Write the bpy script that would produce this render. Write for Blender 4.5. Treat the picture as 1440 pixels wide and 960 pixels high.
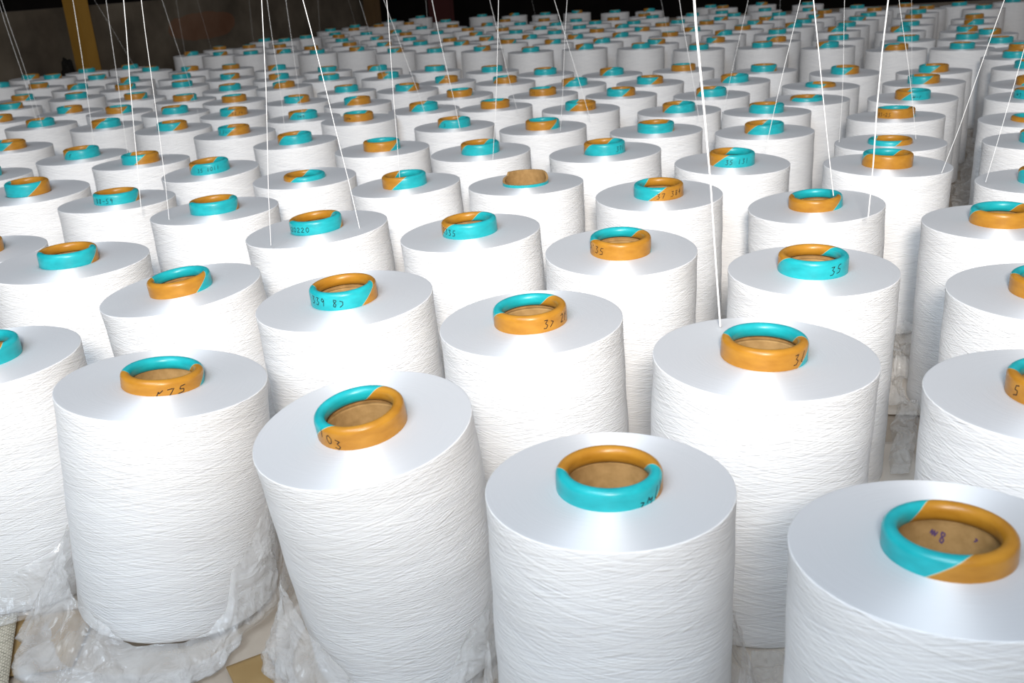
import bpy, bmesh, math, random
from mathutils import Vector, Matrix, noise

S = bpy.context.scene
for o in list(bpy.data.objects):
    bpy.data.objects.remove(o, do_unlink=True)
C = S.collection
rnd = random.Random(7)
PI = math.pi

# ------------------------------------------------------------------ camera
FPX, PITCH, ROLL, CAMZ = 1380.0, 0.363025, -0.06768, 0.61236
cp, sp, cr, sr = math.cos(PITCH), math.sin(PITCH), math.cos(ROLL), math.sin(ROLL)
fwd = Vector((0, cp, -sp)); up0 = Vector((0, sp, cp)); rt0 = Vector((1, 0, 0))
rgt = rt0 * cr + up0 * sr
upv = up0 * cr - rt0 * sr
cam = bpy.data.objects.new('camera', bpy.data.cameras.new('camera'))
C.objects.link(cam)
cam.data.sensor_width = 36.0
cam.data.lens = FPX / 1440.0 * 36.0
cam.data.clip_start = 0.02
cam.data.clip_end = 60
cam.matrix_world = Matrix(((rgt.x, upv.x, -fwd.x, 0), (rgt.y, upv.y, -fwd.y, 0), (rgt.z, upv.z, -fwd.z, CAMZ), (0, 0, 0, 1)))
S.camera = cam
cam.data.dof.use_dof = True; cam.data.dof.focus_distance = 1.2; cam.data.dof.aperture_fstop = 12.0
CAM = Vector((0, 0, CAMZ))

def ray(u, v):
    return fwd + rgt * ((u - 720) / FPX) + upv * ((480 - v) / FPX)
def on_plane(u, v, z):
    r = ray(u, v); return CAM + r * ((z - CAMZ) / r.z)
def on_y(u, v, y):
    r = ray(u, v); return CAM + r * (y / r.y)

# ------------------------------------------------------------------ light
w = bpy.data.worlds.new('hall_air'); S.world = w; w.use_nodes = True
w.node_tree.nodes['Background'].inputs[0].default_value = (0.98, 0.97, 1.0, 1)
w.node_tree.nodes['Background'].inputs[1].default_value = 0.20

fl = bpy.data.lights.new('camera_flash', 'SPOT')
fl.energy = 228
fl.color = (1.0, 0.918, 0.838)
fl.spot_size = math.radians(100); fl.spot_blend = 1.0
fl.shadow_soft_size = 0.10
flo = bpy.data.objects.new('camera_flash', fl); C.objects.link(flo)
flo.location = (0.01, -0.32, CAMZ + 0.29)
flo.rotation_euler = (math.radians(90 + 8), 0, math.radians(-2.0))
flo.scale = (1.9, 1.0, 1.0)                      # oblong flash reflector

dl = bpy.data.lights.new('doorway_daylight', 'AREA')
dl.shape = 'RECTANGLE'; dl.size = 1.6; dl.size_y = 1.6
dl.energy = 74; dl.color = (0.74, 0.865, 1.0)
dlo = bpy.data.objects.new('doorway_daylight', dl); C.objects.link(dlo)
dlo.location = (-0.75, -0.8, 2.3)
dlo.rotation_euler = (Vector((0.1, 1.0, 0.2)) - Vector(dlo.location)).to_track_quat('-Z', 'Y').to_euler()

vs = S.view_settings
vs.view_transform = 'Standard'; vs.look = 'None'; vs.gamma = 1.0; vs.exposure = 0.0
vs.use_curve_mapping = False

# ------------------------------------------------------------------ node helpers
def new_mat(name):
    m = bpy.data.materials.new(name); m.use_nodes = True
    nt = m.node_tree; nt.nodes.clear()
    out = nt.nodes.new('ShaderNodeOutputMaterial')
    return m, nt, out
def N(nt, kind, **kw):
    n = nt.nodes.new(kind)
    for k, v in kw.items():
        if k.startswith('i_'):
            n.inputs[k[2:].replace('_', ' ')].default_value = v
        else:
            setattr(n, k, v)
    return n
def lk(nt, a, b): nt.links.new(a, b)
def math_n(nt, op, a=None, b=None, c=None):
    n = nt.nodes.new('ShaderNodeMath'); n.operation = op
    for i, x in enumerate((a, b, c)):
        if x is None: continue
        if isinstance(x, (int, float)): n.inputs[i].default_value = x
        else: nt.links.new(x, n.inputs[i])
    return n.outputs[0]
def ramp(nt, fac, stops):
    r = nt.nodes.new('ShaderNodeValToRGB')
    el = r.color_ramp.elements
    while len(el) < len(stops): el.new(0.5)
    for e, (p, col) in zip(el, stops):
        e.position = p; e.color = col
    nt.links.new(fac, r.inputs[0])
    return r
def principled(nt, out, col=None, rough=0.5, spec=0.5):
    b = nt.nodes.new('ShaderNodeBsdfPrincipled')
    if col: b.inputs['Base Color'].default_value = (*col, 1)
    b.inputs['Roughness'].default_value = rough
    b.inputs['Specular IOR Level'].default_value = spec
    nt.links.new(b.outputs[0], out.inputs[0])
    return b

# yarn: cross-wound cylinder wall
def mat_yarn_side():
    m, nt, out = new_mat('yarn_wall')
    b = principled(nt, out, (0.86, 0.86, 0.855), 0.42, 0.35)
    tc = N(nt, 'ShaderNodeTexCoord'); oi = N(nt, 'ShaderNodeObjectInfo')
    sep = N(nt, 'ShaderNodeSeparateXYZ'); lk(nt, tc.outputs['Object'], sep.inputs[0])
    th = math_n(nt, 'ARCTAN2', sep.outputs[0], math_n(nt, 'MULTIPLY', sep.outputs[1], -1.0))
    arc = math_n(nt, 'MULTIPLY', th, 0.1)
    zz = sep.outputs[2]
    rn = math_n(nt, 'MULTIPLY', oi.outputs['Random'], 37.0)
    tot = None
    for k, (sl, fr, st, wt) in enumerate(((0.16, 950, 18, 1.0), (-0.16, 950, 18, 1.0), (0.24, 560, 11, 0.9), (-0.24, 560, 11, 0.9), (0.05, 300, 8, .45))):
        a = math_n(nt, 'ADD', zz, math_n(nt, 'MULTIPLY', arc, sl))
        cv = N(nt, 'ShaderNodeCombineXYZ')
        lk(nt, math_n(nt, 'MULTIPLY', a, fr), cv.inputs[0])
        lk(nt, math_n(nt, 'MULTIPLY', arc, st), cv.inputs[1])
        lk(nt, math_n(nt, 'ADD', rn, k * 5.3), cv.inputs[2])
        no = N(nt, 'ShaderNodeTexNoise'); no.inputs['Scale'].default_value = 1.0; no.inputs['Detail'].default_value = 2.0
        lk(nt, cv.outputs[0], no.inputs['Vector'])
        s = math_n(nt, 'MULTIPLY', no.outputs[0], wt)
        tot = s if tot is None else math_n(nt, 'ADD', tot, s)
    cr_ = ramp(nt, math_n(nt, 'MULTIPLY', tot, 0.235), [(0.38, (0.76, 0.765, 0.78, 1)), (0.56, (0.885, 0.885, 0.88, 1))])  # thread shadows put into the base colour, bluish grey in the low spots
    lk(nt, cr_.outputs[0], b.inputs['Base Color'])
    bp = N(nt, 'ShaderNodeBump'); bp.inputs['Strength'].default_value = 0.85; bp.inputs['Distance'].default_value = 0.00075
    lk(nt, tot, bp.inputs['Height']); lk(nt, bp.outputs[0], b.inputs['Normal'])
    tg = N(nt, 'ShaderNodeTangent'); tg.direction_type = 'RADIAL'; tg.axis = 'Z'
    lk(nt, tg.outputs[0], b.inputs['Tangent']); b.inputs['Anisotropic'].default_value = 0.6
    return m
# yarn: flat wound end face, concentric yarn rings
def mat_yarn_top():
    m, nt, out = new_mat('yarn_end_face')
    b = principled(nt, out, (0.80, 0.815, 0.84), 0.62, 1.0)
    tc = N(nt, 'ShaderNodeTexCoord'); oi = N(nt, 'ShaderNodeObjectInfo')
    sep = N(nt, 'ShaderNodeSeparateXYZ'); lk(nt, tc.outputs['Object'], sep.inputs[0])
    r2 = math_n(nt, 'ADD', math_n(nt, 'MULTIPLY', sep.outputs[0], sep.outputs[0]), math_n(nt, 'MULTIPLY', sep.outputs[1], sep.outputs[1]))
    r = math_n(nt, 'SQRT', r2)
    th = math_n(nt, 'ARCTAN2', sep.outputs[0], math_n(nt, 'MULTIPLY', sep.outputs[1], -1.0))
    cv = N(nt, 'ShaderNodeCombineXYZ')
    lk(nt, math_n(nt, 'ADD', math_n(nt, 'MULTIPLY', r, 600.0), math_n(nt, 'MULTIPLY', th, 1.5)), cv.inputs[0])
    lk(nt, math_n(nt, 'MULTIPLY', th, 2.2), cv.inputs[1])
    lk(nt, math_n(nt, 'MULTIPLY', oi.outputs['Random'], 41.0), cv.inputs[2])
    no = N(nt, 'ShaderNodeTexNoise'); no.inputs['Scale'].default_value = 1.0; no.inputs['Detail'].default_value = 2.0
    lk(nt, cv.outputs[0], no.inputs['Vector'])
    bp = N(nt, 'ShaderNodeBump'); bp.inputs['Strength'].default_value = 0.22; bp.inputs['Distance'].default_value = 0.001
    lk(nt, no.outputs[0], bp.inputs['Height']); lk(nt, bp.outputs[0], b.inputs['Normal'])
    tg = N(nt, 'ShaderNodeTangent'); tg.direction_type = 'RADIAL'; tg.axis = 'Z'
    b.inputs['Roughness'].default_value = 0.6; b.inputs['Specular IOR Level'].default_value = 0.3
    g = N(nt, 'ShaderNodeBsdfAnisotropic'); g.distribution = 'GGX'
    g.inputs['Color'].default_value = (1, 1, 1, 1); g.inputs['Roughness'].default_value = 0.78; g.inputs['Anisotropy'].default_value = 0.62
    lk(nt, tg.outputs[0], g.inputs['Tangent']); lk(nt, bp.outputs[0], g.inputs['Normal'])
    mx = N(nt, 'ShaderNodeMixShader'); mx.inputs[0].default_value = 0.36
    lk(nt, b.outputs[0], mx.inputs[1]); lk(nt, g.outputs[0], mx.inputs[2]); lk(nt, mx.outputs[0], out.inputs[0])
    return m
TURQ = (0.010, 0.40, 0.44); ORNG = (0.46, 0.205, 0.020)
def mat_collar():
    m, nt, out = new_mat('turquoise_and_orange_paper')
    b = principled(nt, out, rough=0.34, spec=0.45)
    tc = N(nt, 'ShaderNodeTexCoord'); oi = N(nt, 'ShaderNodeObjectInfo')
    at = N(nt, 'ShaderNodeAttribute'); at.attribute_name = 'wrap'
    sep = N(nt, 'ShaderNodeSeparateXYZ'); lk(nt, tc.outputs['Object'], sep.inputs[0])
    # angle 0 faces -Y, grows to +X
    th = math_n(nt, 'ARCTAN2', sep.outputs[0], math_n(nt, 'MULTIPLY', sep.outputs[1], -1.0))
    a = math_n(nt, 'SUBTRACT', th, at.outputs['Fac'])
    cosv = math_n(nt, 'COSINE', a)
    mask = math_n(nt, 'GREATER_THAN', cosv, 0.02)
    edge = math_n(nt, 'LESS_THAN', math_n(nt, 'ABSOLUTE', math_n(nt, 'SUBTRACT', cosv, 0.02)), 0.014)
    no = N(nt, 'ShaderNodeTexNoise'); no.inputs['Scale'].default_value = 55.0; no.inputs['Detail'].default_value = 4.0
    mp = N(nt, 'ShaderNodeMapping'); mp.inputs['Scale'].default_value = (1, 1, 2.5)
    va = N(nt, 'ShaderNodeVectorMath'); va.operation = 'ADD'
    lk(nt, tc.outputs['Object'], va.inputs[0]); lk(nt, oi.outputs['Random'], va.inputs[1])
    lk(nt, va.outputs[0], mp.inputs[0]); lk(nt, mp.outputs[0], no.inputs['Vector'])
    rt = ramp(nt, no.outputs[0], [(0.3, (TURQ[0], TURQ[1]*.82, TURQ[2]*.82, 1)), (0.7, (TURQ[0]*1.6, TURQ[1]*1.08, TURQ[2]*1.06, 1))])
    ro = ramp(nt, no.outputs[0], [(0.3, (ORNG[0]*.84, ORNG[1]*.80, ORNG[2]*.7, 1)), (0.7, (ORNG[0]*1.06, ORNG[1]*1.10, ORNG[2]*1.2, 1))])
    mx = N(nt, 'ShaderNodeMix'); mx.data_type = 'RGBA'
    lk(nt, mask, mx.inputs['Factor']); lk(nt, ro.outputs[0], mx.inputs['A']); lk(nt, rt.outputs[0], mx.inputs['B'])
    m2 = N(nt, 'ShaderNodeMix'); m2.data_type = 'RGBA'
    m2.inputs['B'].default_value = (0.62, 0.55, 0.36, 1)
    lk(nt, math_n(nt, 'MULTIPLY', edge, 0.6), m2.inputs['Factor']); lk(nt, mx.outputs['Result'], m2.inputs['A'])
    lk(nt, m2.outputs['Result'], b.inputs['Base Color'])
    bp = N(nt, 'ShaderNodeBump'); bp.inputs['Strength'].default_value = 0.12; bp.inputs['Distance'].default_value = 0.001
    lk(nt, no.outputs[0], bp.inputs['Height']); lk(nt, bp.outputs[0], b.inputs['Normal'])
    return m
def mat_noise(name, c0, c1, scale, rough=0.8, bump=0.2, dist=0.002, spec=0.3, detail=5.0, stretch=(1, 1, 1)):
    m, nt, out = new_mat(name)
    b = principled(nt, out, rough=rough, spec=spec)
    tc = N(nt, 'ShaderNodeTexCoord')
    mp = N(nt, 'ShaderNodeMapping'); mp.inputs['Scale'].default_value = stretch
    lk(nt, tc.outputs['Object'], mp.inputs[0])
    no = N(nt, 'ShaderNodeTexNoise'); no.inputs['Scale'].default_value = scale; no.inputs['Detail'].default_value = detail
    lk(nt, mp.outputs[0], no.inputs['Vector'])
    r = ramp(nt, no.outputs[0], [(0.3, (*c0, 1)), (0.7, (*c1, 1))])
    lk(nt, r.outputs[0], b.inputs['Base Color'])
    bp = N(nt, 'ShaderNodeBump'); bp.inputs['Strength'].default_value = bump; bp.inputs['Distance'].default_value = dist
    lk(nt, no.outputs[0], bp.inputs['Height']); lk(nt, bp.outputs[0], b.inputs['Normal'])
    return m
def mat_film(name, solid=0.27, tint=(0.93, 0.925, 0.915), bump=0.9, scale=34.0):
    m, nt, out = new_mat(name)
    tr = N(nt, 'ShaderNodeBsdfTransparent'); tr.inputs[0].default_value = (0.97, 0.965, 0.96, 1)
    b = nt.nodes.new('ShaderNodeBsdfPrincipled')
    b.inputs['Base Color'].default_value = (*tint, 1); b.inputs['Roughness'].default_value = 0.10
    b.inputs['Specular IOR Level'].default_value = 1.0
    tc = N(nt, 'ShaderNodeTexCoord')
    no = N(nt, 'ShaderNodeTexNoise'); no.inputs['Scale'].default_value = scale; no.inputs['Detail'].default_value = 4.0
    no.inputs['Distortion'].default_value = 0.8
    lk(nt, tc.outputs['Object'], no.inputs['Vector'])
    bp = N(nt, 'ShaderNodeBump'); bp.inputs['Strength'].default_value = bump; bp.inputs['Distance'].default_value = 0.012
    lk(nt, no.outputs[0], bp.inputs['Height']); lk(nt, bp.outputs[0], b.inputs['Normal'])
    mx = N(nt, 'ShaderNodeMixShader')
    f = math_n(nt, 'ADD', math_n(nt, 'MULTIPLY', no.outputs[0], 0.5), solid - 0.2)
    lk(nt, f, mx.inputs[0]); lk(nt, tr.outputs[0], mx.inputs[1]); lk(nt, b.outputs[0], mx.inputs[2])
    lk(nt, mx.outputs[0], out.inputs[0])
    return m
def mat_plain(name, col, rough=0.6, spec=0.3):
    m, nt, out = new_mat(name); principled(nt, out, col, rough, spec); return m

M_SIDE, M_TOP, M_COLLAR = mat_yarn_side(), mat_yarn_top(), mat_collar()
M_CARD = mat_noise('tube_cardboard', (0.30, 0.175, 0.062), (0.41, 0.245, 0.095), 120, 0.85, 0.15, 0.001)
M_INK = mat_plain('marker_ink', (0.012, 0.010, 0.012), 0.5)
M_PURPLE = mat_plain('purple_stamp_ink', (0.10, 0.055, 0.13), 0.6)
M_THREAD = mat_plain('loose_yarn', (0.88, 0.88, 0.87), 0.4, 0.5)
M_FILM = mat_film('clear_bag_film')
M_FILM2 = mat_film('clear_floor_film', 0.30, (0.88, 0.86, 0.83), 1.0, 36.0)

# ------------------------------------------------------------------ object helpers
def tag(o, label=None, cat=None, group=None, kind=None):
    if label: o['label'] = label
    if cat: o['category'] = cat
    if group: o['group'] = group
    if kind: o['kind'] = kind
    return o
def mesh_obj(name, verts, faces, mats, parent=None, smooth=True, slots=None):
    me = bpy.data.meshes.new(name)
    me.from_pydata(verts, [], faces)
    for m in (mats if isinstance(mats, (list, tuple)) else [mats]): me.materials.append(m)
    if smooth: me.polygons.foreach_set('use_smooth', [True] * len(me.polygons))
    if slots: me.polygons.foreach_set('material_index', slots)
    me.update()
    o = bpy.data.objects.new(name, me); C.objects.link(o)
    if parent: o.parent = parent
    return o
def lathe(prof, seg, closed=False, fn=None):
    V, F = [], []
    n = len(prof)
    for i in range(seg):
        a = 2 * PI * i / seg
        for k, (r, z) in enumerate(prof):
            if fn: r, z = fn(r, z, a, k)
            V.append((r * math.sin(a), -r * math.cos(a), z))
    for i in range(seg):
        j = (i + 1) % seg
        for k in range(n - 1 if not closed else n):
            k2 = (k + 1) % n
            F.append((i * n + k, j * n + k, j * n + k2, i * n + k2))
    return V, F
def box(x0, x1, y0, y1, z0, z1):
    V = [(x0, y0, z0), (x1, y0, z0), (x1, y1, z0), (x0, y1, z0), (x0, y0, z1), (x1, y0, z1), (x1, y1, z1), (x0, y1, z1)]
    F = [(3, 2, 1, 0), (4, 5, 6, 7), (0, 1, 5, 4), (1, 2, 6, 5), (2, 3, 7, 6), (3, 0, 4, 7)]
    return V, F
def empty(name, loc):
    o = bpy.data.objects.new(name, None); C.objects.link(o); o.location = loc
    o.empty_display_size = 0.05
    return o

# ------------------------------------------------------------------ the hall
V, F = box(-6, 7, -1.2, 14, -0.1, 0)
floor = mesh_obj('floor', V, F, mat_noise('trodden_paper_floor', (0.36, 0.29, 0.225), (0.52, 0.45, 0.37), 7, 0.75, 0.35, 0.004, 0.3, 8.0), None, False)
tag(floor, kind='structure')
# low concrete wall along the left of the packages, running back at 22 degrees
WY = math.radians(22)
wdir = Vector((math.sin(WY), math.cos(WY), 0)); wnor = Vector((math.cos(WY), -math.sin(WY), 0))
W0 = Vector((-2.92, 3.6, 0))
def wall_hit(u, v):
    r = ray(u, v); k = (W0 - CAM).dot(wnor) / r.dot(wnor); return CAM + r * k
wend = (wall_hit(521, 18) - W0).dot(wdir)
def mat_concrete():
    m, nt, out = new_mat('stained_concrete')
    b = principled(nt, out, rough=0.9, spec=0.2)
    tc = N(nt, 'ShaderNodeTexCoord')
    n1 = N(nt, 'ShaderNodeTexNoise'); n1.inputs['Scale'].default_value = 3.2; n1.inputs['Detail'].default_value = 8.0
    lk(nt, tc.outputs['Object'], n1.inputs['Vector'])
    r = ramp(nt, n1.outputs[0], [(0.3, (0.045, 0.035, 0.025, 1)), (0.55, (0.11, 0.09, 0.066, 1)), (0.8, (0.18, 0.155, 0.12, 1))])
    # faded red paint daub
    sep = N(nt, 'ShaderNodeSeparateXYZ'); lk(nt, tc.outputs['Object'], sep.inputs[0])
    p = wall_hit(282, 36); dy = (p - W0).dot(wdir)
    ex = math_n(nt, 'MULTIPLY', math_n(nt, 'SUBTRACT', sep.outputs[1], dy), 2.2)
    ez = math_n(nt, 'MULTIPLY', math_n(nt, 'SUBTRACT', sep.outputs[2], p.z), 9.0)
    d2 = math_n(nt, 'ADD', math_n(nt, 'MULTIPLY', ex, ex), math_n(nt, 'MULTIPLY', ez, ez))
    d2 = math_n(nt, 'ADD', d2, math_n(nt, 'MULTIPLY', n1.outputs[0], 1.2))
    mk = math_n(nt, 'MULTIPLY', math_n(nt, 'LESS_THAN', d2, 1.15), 0.35)
    mx = N(nt, 'ShaderNodeMix'); mx.data_type = 'RGBA'; mx.inputs['B'].default_value = (0.22, 0.065, 0.02, 1)
    lk(nt, mk, mx.inputs['Factor']); lk(nt, r.outputs[0], mx.inputs['A'])
    lk(nt, mx.outputs['Result'], b.inputs['Base Color'])
    bp = N(nt, 'ShaderNodeBump'); bp.inputs['Strength'].default_value = 0.5; bp.inputs['Distance'].default_value = 0.02
    lk(nt, n1.outputs[0], bp.inputs['Height']); lk(nt, bp.outputs[0], b.inputs['Normal'])
    return m
V, F = box(-0.22, 0, -2.6, wend, 0, 0.566)
wl = mesh_obj('wall_left', V, F, mat_concrete(), None, False)
wl.location = W0; wl.rotation_euler.z = -WY
tag(wl, kind='structure')
M_DARK = mat_noise('unlit_dark_plaster', (0.004, 0.0035, 0.003), (0.010, 0.008, 0.007), 4, 0.95, 0.2, 0.01, 0.1)  # near-black colour stands in for the unlit depth of the hall
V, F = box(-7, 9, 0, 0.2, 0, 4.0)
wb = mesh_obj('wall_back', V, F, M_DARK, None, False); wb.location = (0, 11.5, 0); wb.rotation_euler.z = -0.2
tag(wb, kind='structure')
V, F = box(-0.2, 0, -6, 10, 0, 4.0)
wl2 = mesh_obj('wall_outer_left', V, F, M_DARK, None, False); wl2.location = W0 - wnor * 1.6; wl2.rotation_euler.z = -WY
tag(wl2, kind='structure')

# ------------------------------------------------------------------ yarn package meshes
def build_package_meshes():
    # wound yarn body
    prof = [(0.0367, 0.2580), (0.0372, 0.2598), (0.0412, 0.2600), (0.052, 0.2602), (0.068, 0.2603), (0.084, 0.2602), (0.0950, 0.26005), (0.0988, 0.2600), (0.0994, 0.25995), (0.0999, 0.2595), (0.1, 0.2588)]
    ntop = 8
    for k in range(1, 22):
        prof.append((0.1, 0.2588 - (0.2588 - 0.004) * k / 21))
    prof += [(0.0994, 0.0018), (0.098, 0.0005), (0.0955, 0.0), (0.0367, 0.0)]
    def fn(r, z, a, k):
        if r > 0.0993:
            r += 0.00035 * math.sin(z * 95 + 1.3) + 0.00022 * math.sin(3 * a + z * 40)
        return r, z
    V, F = lathe(prof, 96, fn=fn)
    n = len(prof)
    slots = [0 if k < ntop else 1 for i in range(96) for k in range(n - 1)]
    yarn = mesh_obj('yarn_winding', V, F, [M_TOP, M_SIDE], None, True, slots)
    # cardboard core (hollow)
    core = [(0.0388, 0.0), (0.0388, 0.2668), (0.0379, 0.2668), (0.0379, 0.2618), (0.0345, 0.2618), (0.0340, 0.2606), (0.0340, 0.0)]
    V, F = lathe(core, 72, closed=True)
    core = mesh_obj('paper_tube', V, F, M_CARD, None, False)
    # rolled-over collar; z = 0 is the yarn face, top at 0.0195
    h, ro, rl = 0.0195, 0.0398, 0.0050
    pr = [(ro, -0.004), (ro, -0.001), (ro, 0.002), (ro, 0.008), (ro, h - rl)]
    for k in range(1, 9):
        a = PI * k / 8
        pr.append((ro - rl + rl * math.cos(a), h - rl + rl * math.sin(a)))
    pr += [(ro - 2 * rl + 0.0001, h - rl - 0.003), (ro - 2 * rl + 0.0008, h - rl - 0.0060), (ro - 2 * rl + 0.0026, h - rl - 0.0078)]
    V, F = lathe(pr, 64)
    col = mesh_obj('tube_collar', V, F, M_COLLAR)
    s = [0.0]
    for (r0, z0), (r1, z1) in zip(pr, pr[1:]): s.append(s[-1] + math.hypot(r1 - r0, z1 - z0))
    mid = s[3] + 0.0
    at = col.data.attributes.new('wrap', 'FLOAT', 'POINT')
    k = math.radians(2000)
    at.data.foreach_set('value', [(x - mid) * k for i in range(64) for x in s])
    return yarn, core, col
YARN, CORE, COLLAR = build_package_meshes()
HY = 0.2600

# torn tube end: thin wall of uneven height, no rolled lip
def torn_collar():
    seg = 72
    def top(a):
        d = (math.degrees(a) + 180) % 360 - 180           # 0 faces the aisle end, + towards +X
        u = max(0.0, min(1.0, (abs(d) - 62) / 70)); u = u * u * (3 - 2 * u)
        return 0.0045 + 0.0130 * u * (0.55 if -128 < d < 0 else 1.0)
    V, F = [], []
    for i in range(seg):
        a = 2 * PI * i / seg; t = top(a); ir = 0.0358
        for r, z in ((0.0398, -0.01), (0.0398, t), (ir, t), (ir, -0.06)):
            V.append((r * math.sin(a), -r * math.cos(a), z))
    sl = []
    for i in range(seg):
        j = (i + 1) % seg
        for k in range(3):
            F.append((i * 4 + k, j * 4 + k, j * 4 + k + 1, i * 4 + k + 1)); sl.append(0 if k == 0 else 1)
    o = mesh_obj('torn_tube_collar', V, F, [M_COLLAR, M_CARD], None, False, sl)
    at = o.data.attributes.new('wrap', 'FLOAT', 'POINT'); at.data.foreach_set('value', [0.0] * len(V))
    return o
TORN = torn_collar()

# handwriting: pen strokes in a 1 x 1 box per character
GL = {
 '0': [[(.5, 1), (.15, .75), (.15, .3), (.5, 0), (.85, .3), (.85, .75), (.5, 1)]],
 '1': [[(.5, 1), (.45, 0)]],
 '2': [[(.1, .8), (.5, 1), (.85, .75), (.1, .05), (.9, .1)]],
 '3': [[(.15, .95), (.8, .95), (.4, .58), (.85, .35), (.6, .02), (.1, .05)]],
 '4': [[(.55, 1), (.1, .4), (.9, .45)], [(.65, .75), (.5, 0)]],
 '5': [[(.9, 1), (.35, .95), (.25, .58), (.75, .5), (.75, .12), (.1, .02)]],
 '7': [[(.1, .9), (.85, .95), (.4, 0)]],
 '8': [[(.75, .9), (.3, .95), (.3, .65), (.75, .35), (.6, .02), (.25, .12), (.35, .45), (.75, .75), (.75, .9)]],
 '9': [[(.8, .8), (.45, 1), (.2, .7), (.5, .52), (.8, .8), (.7, 0)]],
 'c': [[(.15, .8), (.75, .7), (.75, .3), (.2, .0)]],
 'v': [[(.2, .75), (.75, .6), (.1, .05)]],
 'r': [[(.2, 0), (.45, .85), (.5, .55), (.9, .95)]],
 'l': [[(.85, 1), (.35, .1), (.6, .0)]],
 'm': [[(0, .4), (.2, .8), (.35, .3), (.55, .8), (.7, .3), (1, .8)]],
 'F': [[(.9, 1), (.25, .95), (.2, 0)], [(.22, .5), (.75, .55)]],
 'D': [[(.2, 1), (.2, 0), (.75, .25), (.75, .7), (.2, 1)]],
 '-': [[(.1, .5), (.9, .5)]],
 '.': [[(.4, .1), (.6, .0)]],
 ',': [[(.6, .9), (.4, .7)]],
 '^': [[(0, .3), (.3, .75), (.5, .35), (1, .5), (.75, .0)]],
}
def pen_strokes(text, ang, height, cw, slope=0.0, rad=0.03995, zb=0.004, wid=0.0009, inside=False):
    """strokes wrapped on a cylinder; ang = centre angle (deg, 0 faces -Y, + to +X)"""
    V, F = [], []
    n = len(text)
    for ci, ch in enumerate(text):
        for st in GL.get(ch, []):
            pts = []
            for (a, b), (c, d) in zip(st, st[1:]):
                for q in range(4): pts.append((a + (c - a) * q / 4, b + (d - b) * q / 4))
            pts.append(st[-1])
            P = []
            for (px, py) in pts:
                x = (ci + px * 0.78 - n / 2) * cw
                P.append((x + 0.12 * py * height, zb + py * height + slope * x))
            for i, (x, z) in enumerate(P):
                x0, z0 = P[max(i - 1, 0)]; x1, z1 = P[min(i + 1, len(P) - 1)]
                L = math.hypot(x1 - x0, z1 - z0) or 1
                nx, nz = -(z1 - z0) / L * wid / 2, (x1 - x0) / L * wid / 2
                for s in (-1, 1):
                    t = (x + s * nx) / rad * (-1 if inside else 1) + math.radians(ang)
                    V.append((rad * math.sin(t), -rad * math.cos(t), z + s * nz))
                if i:
                    k = len(V) - 4
                    F.append((k, k + 1, k + 3, k + 2))
    return V, F

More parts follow.
